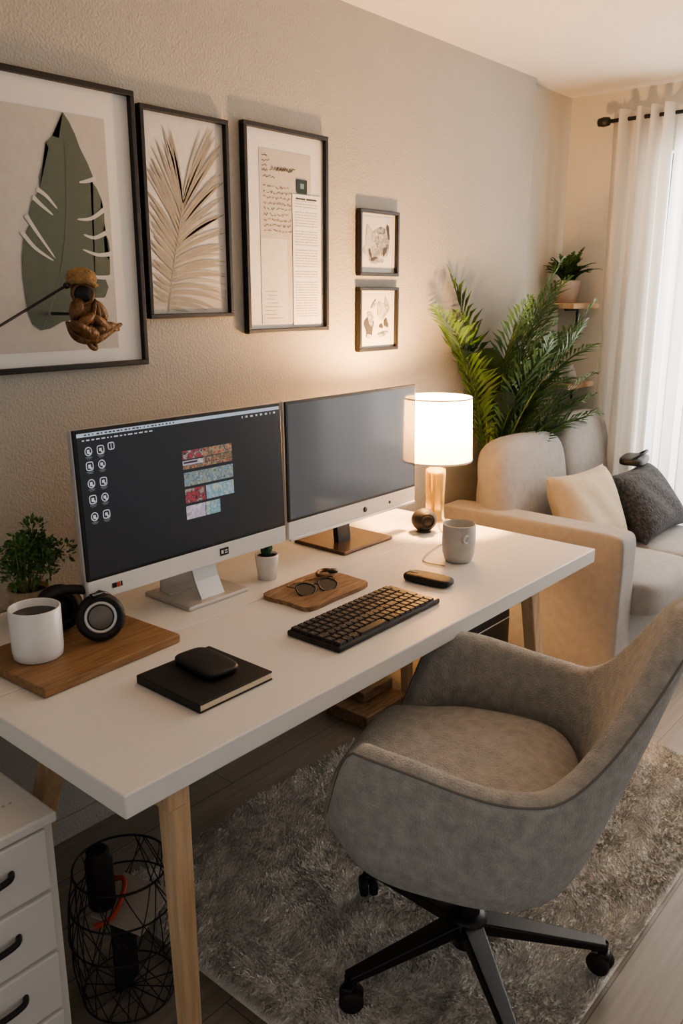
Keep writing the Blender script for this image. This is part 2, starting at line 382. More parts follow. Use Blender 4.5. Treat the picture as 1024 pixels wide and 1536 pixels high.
# ---------------------------------------------------------------- tray with glasses
tr=empty('wooden_tray',(1.61,-.53,.75),R(2))
pts=[]
for i in range(48):
    a=2*math.pi*i/48;cx,sy_=math.cos(a),math.sin(a);n=9
    L=(abs(cx)**n+abs(sy_)**n)**(1/n);k=1+.02*math.sin(5*a+1)
    pts.append((cx/L*.135*k,sy_/L*.09*k))
bm=bmesh.new();f=bm.faces.new([bm.verts.new((p[0],p[1],0)) for p in pts]);g=bmesh.ops.extrude_face_region(bm,geom=[f])
for v in g['geom']:
    if isinstance(v,bmesh.types.BMVert): v.co.z=.012
bmesh.ops.recalc_face_normals(bm,faces=bm.faces[:]);bmo('slab',bm,M['board2'],tr)
gl=empty('sunglasses',(1.595,-.535,.764),R(-14))
for s in(-1,1):
    ring=[(s*.036+.029*math.cos(t)*(1+.08*math.cos(3*t)),-.01+(.019*math.sin(t)),.008+.012*math.sin(t)) for t in[2*math.pi*i/24 for i in range(24)]]
    tube('rim_%d'%(s+2),ring,.0025,M['black'],gl,cyc=True)
    addm('lens_%d'%(s+2),ring,[tuple(range(24))],M['glassdark'],gl)
    tube('temple_%d'%(s+2),spline([(s*.065,-.002,.016),(s*.068,.03,.014),(-s*.02,.055,.006),(-s*.05,.058,.004)],5),.002,M['bronze'],gl)
tube('bridge',[(-.009,-.006,.012),(0,-.002,.016),(.009,-.006,.012)],.0022,M['black'],gl)
kr=empty('wrist_watch',(1.69,-.49,.762),R(30))
tube('strap',[(.03*math.cos(t),.022*math.sin(t),.012) for t in[2*math.pi*i/28 for i in range(28)]],.006,M['bronze'],kr,cyc=True)
lathe('case',[(0,0),(.015,0),(.015,.006),(0,.007)],M['black'],kr,(0,-.022,.018),seg=24)

# ---------------------------------------------------------------- notebook + wallet
nb=empty('notebook',(1.045,-.722,.75),R(0))
box('cover_bottom',(0,0,.002),(.20,.205,.003),M['leather'],nb,bev=.001)
box('pages',(.0005,-.001,.0095),(.197,.199,.013),M['pages'],nb,bev=.001)
box('cover_top',(0,0,.018),(.20,.205,.004),M['leather'],nb,bev=.0015)
box('spine',(-.099,0,.0095),(.003,.205,.017),M['leather'],nb,bev=.0012)
wa=empty('leather_wallet',(1.068,-.70,.770),R(-4))
softbox('body',(0,0,.0095),(.088,.145,.017),M['leather'],wa,n=4.5)
tube('seam',[(.041*math.copysign(abs(math.cos(t))**.45,math.cos(t)),.069*math.copysign(abs(math.sin(t))**.45,math.sin(t)),.0105) for t in[2*math.pi*i/48 for i in range(48)]],.0015,M['black'],wa,cyc=True)

# ---------------------------------------------------------------- board, mug, headphones, plant
bd=empty('cutting_board',(.955,-.39,.75),R(3))
box('slab',(0,0,.0105),(.365,.275,.021),M['board'],bd,bev=.004,seg=3)
mg=empty('coffee_mug',(.862,-.375,.771),R(-90))
lathe('body',[(0,0),(.049,0),(.053,.004),(.055,.02),(.0555,.115),(.0535,.1165),(.0515,.114),(.051,.02),(0,.012)],M['ceramic'],mg)
lathe('coffee',[(0,.098),(.0512,.098)],M['coffee'],mg)
tube('handle',spline([(-.052,.0,.095),(-.076,0,.09),(-.080,0,.055),(-.070,0,.03),(-.052,0,.025)],6),.006,M['ceramic'],mg)
hp=empty('headphones',(1.005,-.395,.771))
cupd=Vector((-.45,-.85,.25)).normalized()
q=cupd.to_track_quat('Z','Y').to_euler()
lathe('cup_front',[(0,-.018),(.045,-.018),(.054,-.008),(.056,.004),(.050,.014),(.044,.017),(.040,.013),(0,.013)],M['blackm'],hp,(.0,-.01,.056),q)
lathe('cup_ring',[(.030,.013),(.034,.0165),(.037,.013)],M['silver'],hp,(.0,-.01,.056),q)
lathe('cup_disc',[(0,.0175),(.022,.017),(.027,.0135)],mat('hp_disc',(.20,.19,.175),.35,.3,var=.1),hp,(.0,-.01,.056),q)
lathe('cup_back',[(0,-.018),(.045,-.018),(.054,-.008),(.056,.004),(.050,.014),(0,.016)],M['blackm'],hp,(-.03,.115,.056),q)
lathe('pad_back',[(.02,.0),(.035,-.006),(.05,0),(.035,.014),(.02,.0)],M['leather'],hp,(-.035,.1,.058),q)
tube('headband',spline([(.03,-.0,.075),(.02,.03,.10),(-.03,.06,.115),(-.08,.07,.11),(-.10,.09,.09),(-.075,.11,.07)],7),.011,M['blackm'],hp)
tube('yoke',spline([(.046,-.02,.05),(.046,-.0,.08),(.02,.0,.105),(-.02,-.01,.112)],6),.006,M['black'],hp)

def foliage(name,c,rad,n,ls,m,parent,stem=None,lw=.5):
    bm=bmesh.new()
    for i in range(n):
        d=Vector((random.gauss(0,1),random.gauss(0,1),random.gauss(0,1))).normalized()*random.uniform(.35,1)**.6
        p=Vector((d.x*rad[0],d.y*rad[1],d.z*rad[2]))+Vector(c)
        out=(d+Vector((random.uniform(-.7,.7),random.uniform(-.7,.7),random.uniform(-.3,.8)))).normalized()
        sd=out.cross(Vector((random.random(),random.random(),random.random()))).normalized();l=ls*random.uniform(.7,1.3)
        v=[bm.verts.new(p),bm.verts.new(p+out*l*.5+sd*l*lw*.5),bm.verts.new(p+out*l),bm.verts.new(p+out*l*.5-sd*l*lw*.5)]
        bm.faces.new(v)
    return bmo(name,bm,m,parent)
pl=empty('potted_plant',(.985,-.125,.75))
lathe('pot',[(0,0),(.042,0),(.050,.085),(.052,.09),(.046,.09),(.044,.07),(0,.07)],mat('pot_straw',(.42,.33,.20),.8,bump=.5,bscale=80,var=.2,vscale=50),pl)
lathe('soil',[(0,.078),(.045,.078)],M['soil'],pl)
HG=mat('herb_green',(.07,.16,.045),.5,var=.45,vscale=30)
random.seed(31)
for i in range(21):
    a=i*2*math.pi/21+random.uniform(-.3,.3);rr=random.uniform(.02,.1);hz=random.uniform(.15,.25)-rr*.25
    tip=(rr*math.cos(a)+.012,rr*.75*math.sin(a),hz)
    tube('stem_%d'%(i+1),[(0.012*math.cos(a),.012*math.sin(a),.07),(rr*.6*math.cos(a),rr*.5*math.sin(a),.13),tip],.0015,M['green2'],pl,seg=5)
    foliage('leaves_%d'%(i+1),(tip[0],tip[1],tip[2]-.01),(.028,.022,.028),65,.016,HG,pl)

cp=empty('potted_cactus',(1.60,-.345,.75))
lathe('pot',[(0,0),(.027,0),(.034,.068),(.034,.074),(.030,.074),(.029,.06),(0,.06)],M['ceramic'],cp)
lathe('soil',[(0,.068),(.031,.068)],M['soil'],cp)
CG=mat('cactus_green',(.03,.09,.04),.6,bump=.6,bscale=200,var=.3,vscale=80)
lathe('cactus_body',[(0,.068),(.013,.068),(.016,.08),(.014,.093),(.008,.10),(0,.102)],CG,cp,seg=16)
for k in(-1,1): sphere('arm_%d'%(k+2),(k*.014,0,.085),(.007,.007,.012),CG,cp,(0,R(k*25),0))

gc=empty('ceramic_cup',(2.10,-.675,.75))
lathe('body',[(0,0),(.035,0),(.042,.006),(.0495,.03),(.0515,.07),(.0505,.118),(.048,.119),(.0475,.07),(.045,.03),(0,.012)],M['greyc'],gc)
tube('handle',[(.0+.012*math.cos(t)-.030,-.044,.082+.011*math.sin(t)) for t in[2*math.pi*i/20 for i in range(20)]],.004,M['greyc'],gc,cyc=True)
bl=empty('desk_speaker',(2.30,-.405,.75))
sphere('body',(0,0,.042),(.044,.044,.040),M['blackm'],bl)
lathe('foot',[(0,0),(.026,0),(.024,.008),(0,.008)],M['black'],bl)
lathe('face',[(0,.0),(.02,0),(.024,.004),(.026,.0)],M['black'],bl,(-.024,-.032,.047),Vector((-.6,-.78,.1)).to_track_quat('Z','Y').to_euler())

# ---------------------------------------------------------------- table lamp
lx,ly=2.452,-.345
lp=empty('table_lamp',(lx,ly,.75))
lathe('base',[(0,0),(.041,0),(.041,.006),(.036,.012),(.034,.05),(.038,.17),(.036,.19),(.014,.20),(.012,.215),(0,.215)],M['amber'],lp)
lathe('neck',[(0,.214),(.010,.214),(.010,.25),(0,.25)],M['gold'],lp)
lathe('base_foot',[(0,0),(.042,0),(.042,.004),(0,.0045)],M['gold'],lp)
sh=transl('shade_linen',(.95,.86,.72),.6)
nt=sh.node_tree;o=[n for n in nt.nodes if n.type=='OUTPUT_MATERIAL'][0];l=o.inputs[0].links[0].from_socket
e=nt.nodes.new('ShaderNodeEmission');e.inputs[0].default_value=(1,.66,.34,1);e.inputs[1].default_value=.8;ad=nt.nodes.new('ShaderNodeAddShader')
nt.links.new(l,ad.inputs[0]);nt.links.new(e.outputs[0],ad.inputs[1]);nt.links.new(ad.outputs[0],o.inputs[0])
lathe('shade',[(.128,.225),(.120,.447)],sh,lp,seg=48)
lathe('shade_rim_low',[(.127,.223),(.13,.223),(.13,.229),(.127,.229),(.127,.223)],M['trim'],lp,seg=48)
lathe('shade_rim_top',[(.119,.444),(.122,.444),(.122,.449),(.119,.449),(.119,.444)],M['trim'],lp,seg=48)
for i in range(3):
    a=i*2.094;tube('spider_%d'%(i+1),[(0,0,.24),(.126*math.cos(a),.126*math.sin(a),.24)],.0015,M['gold'],lp,seg=5)
sphere('bulb',(0,0,.30),(.028,.028,.036),em('bulb_glow',(1,.7,.4),12),lp)
L=bpy.data.lights.new('lamp_bulb','POINT');L.energy=66;L.color=(1,.53,.20);L.shadow_soft_size=.03
lo=bpy.data.objects.new('lamp_bulb_light',L);COL.objects.link(lo);lo.parent=lp;lo.location=(0,0,.405)
tube('lamp_cord',spline([(2.40,-.40,.754),(2.33,-.46,.754),(2.28,-.55,.754),(2.16,-.55,.754),(2.02,-.60,.754),(2.02,-.68,.754)],8),.002,M['cord'],None)

# ---------------------------------------------------------------- picture frames
def picture(x0,x1,z0,z1,fw=.016,matc=None,depth=.022):
    e=empty('picture_frame');y=-depth/2-.002
    box('rail_top',((x0+x1)/2,y,z1-fw/2),(x1-x0,depth,fw),M['frame'],e,bev=.002)
    box('rail_bottom',((x0+x1)/2,y,z0+fw/2),(x1-x0,depth,fw),M['frame'],e,bev=.002)
    box('stile_l',(x0+fw/2,y,(z0+z1)/2),(fw,depth,z1-z0-2*fw),M['frame'],e,bev=.002)
    box('stile_r',(x1-fw/2,y,(z0+z1)/2),(fw,depth,z1-z0-2*fw),M['frame'],e,bev=.002)
    box('mat_board',((x0+x1)/2,-.006,(z0+z1)/2),(x1-x0-2*fw+.002,.006,z1-z0-2*fw+.002),matc or M['paper'],e,bev=0)
    return e
Y=-.0105
f1=picture(.90,1.467,1.355,2.065,fw=.014)
quads('print_ground',[(.985,1.405,1.378,1.985)],Y+.0005,flat('print_greige',(.50,.49,.465)),f1)
def A(u,v):
    vt=155+.148*u;vb=545-.147*u;t=(v-vt)/(vb-vt);return((1.10+.0018*u)*(1-t)+(1.04+.00195*u)*t,1.985-.595*t)
leaf=flat('leaf_green',(.098,.125,.105))
outl=[(88,168),(98,182),(107,200),(114,218),(126,240),(134,258),(130,264),(140,275),(148,292),(146,302),(152,312),(152,325),(150,338),(158,350),(161,366),(152,372),(160,380),(160,400),(152,408),(157,420),(152,434),(144,442),(136,455),(118,464),(100,474),(84,478),(66,490),(52,494),(40,485),(33,465),(30,440),(27,415),(26,385),(28,358),(34,340),(40,330),(36,318),(40,300),(48,288),(52,280),(52,262),(58,240),(66,220),(62,212),(72,202),(82,205),(80,188)]
polyxz('leaf',[A(*p) for p in outl],Y-.0008,leaf,f1)
slits=[[(152,306),(130,320),(108,322)],[(154,340),(135,348),(118,344)],[(164,370),(140,373),(116,366)],[(164,405),(135,406),(108,394)],[(150,440),(128,440),(104,432)],
       [(48,280),(62,290),(78,308)],[(42,292),(55,304),(72,318)],[(32,320),(48,345),(74,382)],[(26,345),(45,368),(72,386)],[(138,262),(124,266),(112,268)]]
strokes('leaf_slits',[spline([(*A(*p),0) for p in s],5) for s in slits],Y-.0014,lambda t:.0056*(1-t)**.5+.0004,flat('print_greige2',(.56,.55,.525)),f1)
strokes('leaf_midrib',[spline([(*A(*p),0) for p in[(88,172),(92,250),(90,340),(78,420),(55,490)]],8)],Y-.0014,lambda t:.0005+.001*t,flat('leaf_rib',(.13,.16,.135)),f1)
f2=picture(1.482,1.797,1.48,2.04,fw=.013,matc=flat('print_pale',(.62,.61,.595)))
quads('print_lower',[(1.497,1.495,1.782,1.56)],Y+.0006,flat('print_beige',(.52,.50,.46)),f2)
rach=spline([(1.555,1.50,0),(1.575,1.60,0),(1.60,1.70,0),(1.625,1.80,0)],7)
beige=flat('palm_beige',(.33,.305,.26));beige2=flat('palm_beige2',(.43,.41,.37))
random.seed(5)
LV=[];LV2=[]
for i,p in enumerate(rach):
    t=i/(len(rach)-1)
    for s in(-1,1):
        for rep in range(2):
            sp_=(95-78*t)
            an=82-s*sp_*(.9 if s>0 else .8)+random.uniform(-4,4)+4*rep
            ln=(.20+.03*t)*(1 if s>0 else .8)+random.uniform(-.02,.02)
            x0,z0=p.x,p.y+rep*.007;pts=[(x0,z0,0)];ok=True
            for k in range(1,9):
                aa=R(an)-s*R(k*4.2*(1-t*.7));nx_=pts[-1][0]+math.cos(aa)*ln/8;nz_=pts[-1][1]+math.sin(aa)*ln/8
                if not(1.498<nx_<1.781 and 1.496<nz_<2.024): break
                pts.append((nx_,nz_,0))
            if len(pts)>3:(LV if rep==0 else LV2).append([Vector(q) for q in pts])
strokes('palm_leaflets',LV,Y-.0008,lambda t:.0058*(math.sin(math.pi*min(1,t*.9+.08)))**.8+.0003,beige,f2)
strokes('palm_leaflets_b',LV2,Y-.0003,lambda t:.005*(math.sin(math.pi*min(1,t*.9+.08)))**.8+.0003,beige2,f2)
strokes('palm_rachis',[rach],Y-.0012,.002,beige,f2)
f3=picture(1.857,2.24,1.425,2.052,fw=.014)
quads('print_ground',[(1.93,1.455,2.165,1.985)],Y+.0005,flat('print_taupe',(.52,.495,.455)),f3)
quads('print_lower',[(1.93,1.455,2.05,1.72)],Y+.0001,flat('print_light',(.62,.61,.59)),f3)
quads('paper_sheet',[(2.075,1.445,2.21,1.862)],Y-.0015,flat('print_white',(.82,.82,.81)),f3)
quads('teal_square',[(2.095,1.865,2.145,1.908)],Y-.0018,flat('print_teal',(.012,.035,.05)),f3)
quads('teal_mark',[(2.112,1.88,2.13,1.896)],Y-.0022,flat('print_mint',(.16,.25,.28)),f3)
ink=flat('ink',(.05,.045,.04));inkg=flat('ink_grey',(.38,.38,.39))
random.seed(11)
sc=[]
def scrib(x0,x1,z,h):
    pts=[];x=x0
    while x<x1: pts.append((x,z+random.uniform(-h,h),0));x+=random.uniform(.0022,.005)
    return spline(pts,3)
for r in range(4): sc.append(scrib(1.94,1.94+random.uniform(.02,.04),1.965-.014*r,.004))
sc.append(scrib(1.975,2.08,1.93,.007));sc.append(scrib(1.945,2.0,1.905,.004))
for r in range(9):
    x=1.945
    while x<2.06:
        wd=random.uniform(.008,.022);sc.append(scrib(x,x+wd,1.875-.0165*r,.0045));x+=wd+.004
strokes('handwriting',sc,Y-.001,.0009,ink,f3)
strokes('handwriting_title',[scrib(2.005,2.09,1.931,.006)],Y-.0012,.0014,ink,f3)
ln=[]
z=1.84;first=True
while z>1.47:
    x=2.085;end=2.195 if not first else 2.18
    while x<end:
        wd=random.uniform(.006,.018);ln.append((x,z,min(x+wd,end),z+.0022));x+=wd+.003
    z-=.0085 if random.random()>.15 else .017;first=False
quads('sheet_text',ln,Y-.0022,inkg,f3)
quads('sheet_heading',[(2.09,1.846,2.135,1.851),(2.14,1.846,2.19,1.851)],Y-.0024,ink,f3)
ln=[(1.94+random.uniform(0,.02),1.47+.012*i,1.99+random.uniform(0,.05),1.4725+.012*i) for i in range(8)]
quads('footer_text',ln,Y-.0008,inkg,f3)
def blobs(fr,lst,ms):
    for i,(cx,cz,a,b,rt,mi) in enumerate(lst):
        pts=[]
        for k in range(26):
            t=2*math.pi*k/26;rr=1+.14*math.sin(3*t+i)+.08*math.sin(5*t+2*i);x=a*rr*math.cos(t);z_=b*rr*math.sin(t)
            pts.append((cx+x*math.cos(rt)-z_*math.sin(rt),cz+x*math.sin(rt)+z_*math.cos(rt)))
        polyxz('blot_%d'%(i+1),pts,Y-.0006-.0003*i,ms[mi],fr)
def cloudmat(name,cols,scale):
    m=flat(name,cols[0]);nt=m.node_tree
    n=[q for q in nt.nodes if q.type=='TEX_NOISE'][0];n.inputs['Scale'].default_value=scale;n.inputs['Detail'].default_value=7
    r=[q for q in nt.nodes if q.type=='VALTORGB'][0];el=r.color_ramp.elements
    while len(el)<len(cols): el.new(.5)
    for i,c in enumerate(cols): el[i].position=.35+.3*i/(len(cols)-1);el[i].color=(*c,1)
    return m
bl1=cloudmat('ink_blue',[(.10,.125,.145),(.36,.38,.38),(.15,.175,.19),(.48,.47,.46)],35);bl2=flat('ink_dark',(.045,.045,.05));bl3=cloudmat('ink_pale',[(.25,.27,.28),(.48,.47,.46),(.30,.31,.32)],30)
f4=picture(2.41,2.642,1.612,1.842,fw=.012)
quads('print_ground',[(2.435,1.635,2.617,1.82)],Y+.0005,flat('print_gr4',(.62,.61,.59)),f4)
blobs(f4,[(2.515,1.70,.068,.042,.2,2),(2.55,1.735,.045,.055,.5,0),(2.475,1.75,.022,.036,0,2),(2.52,1.68,.045,.024,0,0),(2.565,1.70,.018,.010,1,1),(2.48,1.69,.006,.018,.4,1),(2.585,1.77,.007,.028,.2,1),(2.54,1.75,.014,.012,0,2),(2.50,1.672,.02,.005,.3,1)],[bl1,bl2,bl3])
f5=picture(2.41,2.645,1.34,1.572,fw=.012)
quads('print_ground',[(2.435,1.363,2.62,1.55)],Y+.0005,flat('print_gr5',(.60,.58,.54)),f5)
blobs(f5,[(2.478,1.43,.026,.040,.1,1),(2.486,1.46,.016,.028,.3,0),(2.555,1.485,.030,.034,.3,2),(2.585,1.505,.012,.03,.3,0),(2.55,1.43,.012,.008,0,1),(2.58,1.44,.012,.018,.5,1),(2.505,1.51,.020,.007,.8,0),(2.56,1.40,.03,.008,.2,0),(2.475,1.395,.016,.008,0,2)],[bl1,bl2,bl3])

# ---------------------------------------------------------------- wall ornament with arm
wo=empty('wall_ornament',(1.16,-.17,1.44))
lathe('hat',[(0,.052),(.018,.05),(.032,.042),(.037,.028),(.034,.018),(.040,.012),(.034,.008),(0,.012)],M['tan'],wo,(.012,0,.118),(R(-8),R(8),0))
sphere('head',(.014,-.002,.110),(.030,.028,.028),M['blackm'],wo)
lathe('visor',[(.020,0),(.024,.003),(.027,0)],M['bronze'],wo,(.0,-.022,.108),Vector((-.5,-.8,.1)).to_track_quat('Z','Y').to_euler())
softbox('torso',(.018,.0,.062),(.075,.055,.075),M['bronze'],wo,n=2.6)
for nme,c,s,r in(('shoulder_1',(-.012,-.012,.074),(.018,.018,.028),(0,R(20),0)),('shoulder_2',(.050,-.008,.068),(.018,.018,.032),(0,R(-35),0)),
   ('forearm_1',(.0,-.030,.05),(.012,.012,.028),(0,R(60),0)),('forearm_2',(.035,-.028,.045),(.012,.012,.030),(0,R(-60),0)),
   ('knee_1',(-.012,-.020,.030),(.032,.02,.014),(0,R(28),R(15))),('knee_2',(.050,-.018,.028),(.040,.018,.013),(0,R(-10),0)),
   ('fold_1',(.02,-.03,.065),(.006,.008,.03),(0,R(15),0)),('fold_2',(.035,-.026,.07),(.006,.008,.028),(0,R(-10),0)),('drape',(.01,-.02,.02),(.03,.018,.018),(0,R(25),0))):
    sphere(nme,c,s,M['bronze'],wo,r)
tube('branch',spline([(-.035,0,.045),(-.015,-.005,.01),(.03,-.01,.003),(.07,-.01,.018),(.115,-.005,.035)],6),[.004+.011*math.sin(math.pi*i/24) for i in range(25)],M['bronze'],wo)
tube('branch_b',spline([(.02,-.012,.012),(.06,-.02,.022),(.10,-.015,.022)],6),[.007-.0035*i/12 for i in range(13)],M['tan'],wo)
tube('tail',spline([(.03,-.005,.005),(.035,-.008,-.02),(.022,-.01,-.018),(.008,-.01,.002)],5),.006,M['bronze'],wo)
sphere('joint',(-.028,.0,.128),(.008,.008,.008),M['black'],wo)
tube('arm',[(-.028,0,.128),(-.20,.02,.035)],.0032,M['black'],wo)
tube('arm_mount',[(-.20,.02,.035),(-.22,.166,.02)],.0045,M['black'],wo)
lathe('wall_plate',[(0,0),(.028,0),(.026,.008),(0,.01)],M['black'],wo,(-.22,.145,.02),(R(90),0,0))
tube('back_rod',[(.02,.02,.06),(.02,.155,.06)],.004,M['black'],wo)

# ---------------------------------------------------------------- drawer cabinet
cb=empty('drawer_cabinet')
box('carcass',(.535,-.42,.29),(.32,.515,.58),M['cab'],cb,bev=.004)
box('top',(.535,-.42,.59),(.33,.54,.022),M['cab'],cb,bev=.005,seg=3)
for i in range(4):
    zc=.51-.138*i
    box('drawer_%d'%(i+1),(.53,-.682,zc),(.29,.016,.130),M['cab'],cb,bev=.004)
    tube('handle_%d'%(i+1),spline([(.50,-.689,zc+.012),(.512,-.705,zc+.012),(.55,-.708,zc+.010),(.588,-.705,zc+.012),(.60,-.689,zc+.012)],5),.006,M['black'],cb)
for dx in(0,.014): lathe('cap_%d'%(1+dx*100),[(0,0),(.0035,0),(.003,.001),(0,.0015)],M['greyc'],cb,(.64+dx,-.60,.601),seg=12)
# ---------------------------------------------------------------- wire basket
wbk=empty('wire_basket',(.885,-.60,0))
bh=.33
def br(z): return .092+.030*math.sin(math.pi*min(1,z/bh*.75+.12))
for i,z in enumerate((.006,.17,.25,.33)):
    tube('hoop_%d'%(i+1),[(br(z)*math.cos(t),br(z)*math.sin(t),z) for t in[2*math.pi*j/40 for j in range(40)]],.0028 if z>.3 else .0022,M['black'],wbk,cyc=True,seg=6)
random.seed(2)
for i in range(17):
    a0=2*math.pi*i/17+random.uniform(-.1,.1)
    for s in(-1,1):
        tw=s*random.uniform(.5,1.6)
        tube('wire_%d_%d'%(i+1,s+2),[(br(z)*math.cos(a0+tw*z/bh),br(z)*math.sin(a0+tw*z/bh),z) for z in[.006+(bh-.006)*j/12 for j in range(13)]],.0013,M['black'],wbk,seg=5)
for i in range(7):
    a=math.pi*i/7;r0=br(.006);tube('floor_wire_%d'%(i+1),[(r0*math.cos(a),r0*math.sin(a),.006),(-r0*math.cos(a),-r0*math.sin(a),.006)],.0015,M['black'],wbk,seg=5)
box('card_sheet',(.015,-.01,.225),(.13,.13,.005),M['card'],wbk,bev=.001,rot=(R(6),R(-8),R(20)))
box('card_prop',(.0,.01,.11),(.07,.006,.215),M['blackm'],wbk,bev=.001,rot=(0,0,R(10)))
lathe('canister',[(0,0),(.028,0),(.030,.005),(.030,.12),(.024,.13),(.024,.145),(.018,.15),(0,.15)],M['blackm'],wbk,(-.035,.03,.235),(R(4),R(-3),0))
tube('red_strap',spline([(-.09,-.02,.235),(-.05,-.03,.242),(-.0,-.0,.255),(.02,.03,.268),(-.02,.06,.26)],6),.006,M['red'],wbk)

# ---------------------------------------------------------------- rug
def rug(x0,x1,y0,y1,st=.0085):
    nx=int((x1-x0)/st);ny=int((y1-y0)/st);vs=[];fs=[]
    def H(x,y): return .014+.010*noise.noise(Vector((x*9+y*5,y*22-x*6,0)))+.006*noise.noise(Vector((x*40,y*40,3)))
    for i in range(nx+1):
        for j in range(ny+1):
            x=x0+(x1-x0)*i/nx;y=y0+(y1-y0)*j/ny
            e=min(i,nx-i,j,ny-j)
            h=H(x,y)
            if e<3: h*=e/3
            vs.append((x,y,max(.001,h)))
    for i in range(nx):
        for j in range(ny):
            a=i*(ny+1)+j;fs.append((a,a+ny+1,a+ny+2,a+1))
    for k in range(110000):
        x=random.uniform(x0+.003,x1-.003);y=random.uniform(y0+.003,y1-.003);h=max(.002,H(x,y)-.004)
        fa=noise.noise(Vector((x*4,y*4,7)))*6.3+random.uniform(-1,1);ln_=random.uniform(.5,1.3)
        a=random.uniform(0,6.28);w_=.0024;b=len(vs);hh=random.uniform(.007,.014)
        tx=x+math.cos(fa)*hh*ln_;ty=y+math.sin(fa)*hh*ln_
        vs+=[(x-w_*math.cos(a),y-w_*math.sin(a),h),(x+w_*math.cos(a),y+w_*math.sin(a),h),(tx+.0014*math.cos(a),ty+.0014*math.sin(a),h+hh),(tx-.0014*math.cos(a),ty-.0014*math.sin(a),h+hh)]
        fs.append((b,b+1,b+2,b+3))
    return addm('shaggy_rug',vs,fs,M['rug'],None,False)
rug(1.02,2.72,-1.43,-.30)

# ---------------------------------------------------------------- swivel chair
ROT=19
UP=.045
ch=empty('swivel_armchair',(1.440,-1.152,.01),R(ROT))
def ss(a,b,x): 
    t=max(0,min(1,(x-a)/(b-a)));return t*t*(3-2*t)
NP=128;rings=[]
def outline(phi):
    s_,c_=math.sin(phi),math.cos(phi);n=2.9
    a=.345;b=.30 if c_>0 else .285
    r=1/((abs(s_)/a)**n+(abs(c_)/b)**n)**(1/n);return r*s_,r*c_
def Hh(d):
    return .45+.21*ss(41,63,d)-.035*ss(70,114,d)+.295*ss(118,172,d)
for i in range(NP):
    phi=2*math.pi*i/NP;d=math.degrees(phi);d=min(d,360-d);ox,oy=outline(phi);H=Hh(d);L=math.hypot(ox,oy);wb_=ss(85,170,d)
    dx,dy=ox/L,oy/L;prof=[]
    for rf,z in((.0,.285),(.25,.287),(.5,.298),(.72,.325),(.87,.363),(.955,.415)): prof.append((L*rf,z))
    for k in range(1,9):
        t=k/8;z=.415+(H-.02-.415)*t
        prof.append((L*(.955+.06*math.sin(min(1,t*1.2)*math.pi*.55)-.02*t),z))
    rt=prof[-1][0];th=.056+.006*wb_
    prof+= [(rt-.004,H-.008),(rt-.014,H-.001),(rt-th/2,H+.003),(rt-th+.014,H-.001),(rt-th+.004,H-.008),(rt-th,H-.022)]
    for k in range(1,7):
        t=k/6;z=H-.022+(.425-(H-.022))*t;prof.append((rt-th-.012*math.sin(t*math.pi),z))
    ring=[]
    for r,z in prof:
        lean=max(0,z-.42)*.30*wb_
        ring.append(Vector((dx*r,dy*r-lean,z+UP)))
    rings.append(ring)
n=len(rings[0]);bm=bmesh.new();V=[[bm.verts.new(p) for p in r] for r in rings]
for i in range(NP):
    j=(i+1)%NP
    for k in range(n-1): bm.faces.new((V[i][k],V[j][k],V[j][k+1],V[i][k+1]))
bmesh.ops.remove_doubles(bm,verts=bm.verts[:],dist=1e-4);bmesh.ops.recalc_face_normals(bm,faces=bm.faces[:])
bmo('shell',bm,M['chair'],ch,True)
pp=[]
for i in range(NP):
    d=360*i/NP
    if 44<=d<=316: pp.append(rings[i][14]+Vector((rings[i][14].x,rings[i][14].y,0)).normalized()*.0003)
tube('piping',pp,.0022,M['piping'],ch,seg=6)
bm=bmesh.new();N2=64;rows=[];
for k,(rf,z) in enumerate(((0,.512),(.3,.511),(.6,.508),(.8,.502),(.92,.488),(.975,.465),(.98,.44),(.93,.415))):
    row=[]
    for i in range(N2):
        phi=2*math.pi*i/N2;ox,oy=outline(phi);d=math.degrees(phi);d=min(d,360-d);sh_=.80+.19*(1-ss(32,58,d))
        row.append(bm.verts.new((ox*rf*sh_,oy*rf*(sh_ if sh_<.9 else 1.0),z+UP)))
    rows.append(row)
for k in range(len(rows)-1):
    for i in range(N2):
        bm.faces.new((rows[k][i],rows[k][(i+1)%N2],rows[k+1][(i+1)%N2],rows[k+1][i]))
bmesh.ops.remove_doubles(bm,verts=bm.verts[:],dist=1e-4);bmesh.ops.recalc_face_normals(bm,faces=bm.faces[:])
bmo('seat',bm,M['chair'],ch,True)
lathe('column',[(0,.06),(.032,.06),(.034,.13),(.028,.16),(.025,.20),(.024,.325),(0,.325)],M['black'],ch)
lathe('hub',[(0,.085),(.045,.085),(.05,.10),(.048,.135),(.038,.15),(0,.15)],M['black'],ch)
lathe('mount_plate',[(0,.295),(.10,.305),(.11,.332),(0,.337)],M['black'],ch,seg=24)
for i in range(5):
    a=R(158-ROT+72*i);c_,s_=math.cos(a),math.sin(a);rr=.315
    beam('leg_%d'%(i+1),(.02*c_,.02*s_,.122),(rr*c_,rr*s_,.095),.055,.032,M['black'],ch,w2=.032)
    cx,cy=rr*c_,rr*s_;g=R(i*70+20)
    tube('caster_stem_%d'%(i+1),[(cx,cy,.10),(cx,cy,.055)],.008,M['black'],ch)
    for s in(-1,1):
        lathe('caster_%d_%d'%(i+1,s+2),[(0,-.009),(.024,-.009),(.027,-.005),(.027,.005),(.024,.009),(0,.009)],M['blackm'],ch,(cx+s*.013*math.cos(g)+.008*math.sin(g),cy+s*.013*math.sin(g)-.008*math.cos(g),.045),(R(90),0,g+R(90)),seg=24)
    softbox('caster_hood_%d'%(i+1),(cx,cy,.062),(.03,.03,.03),M['black'],ch,n=4,res=4)

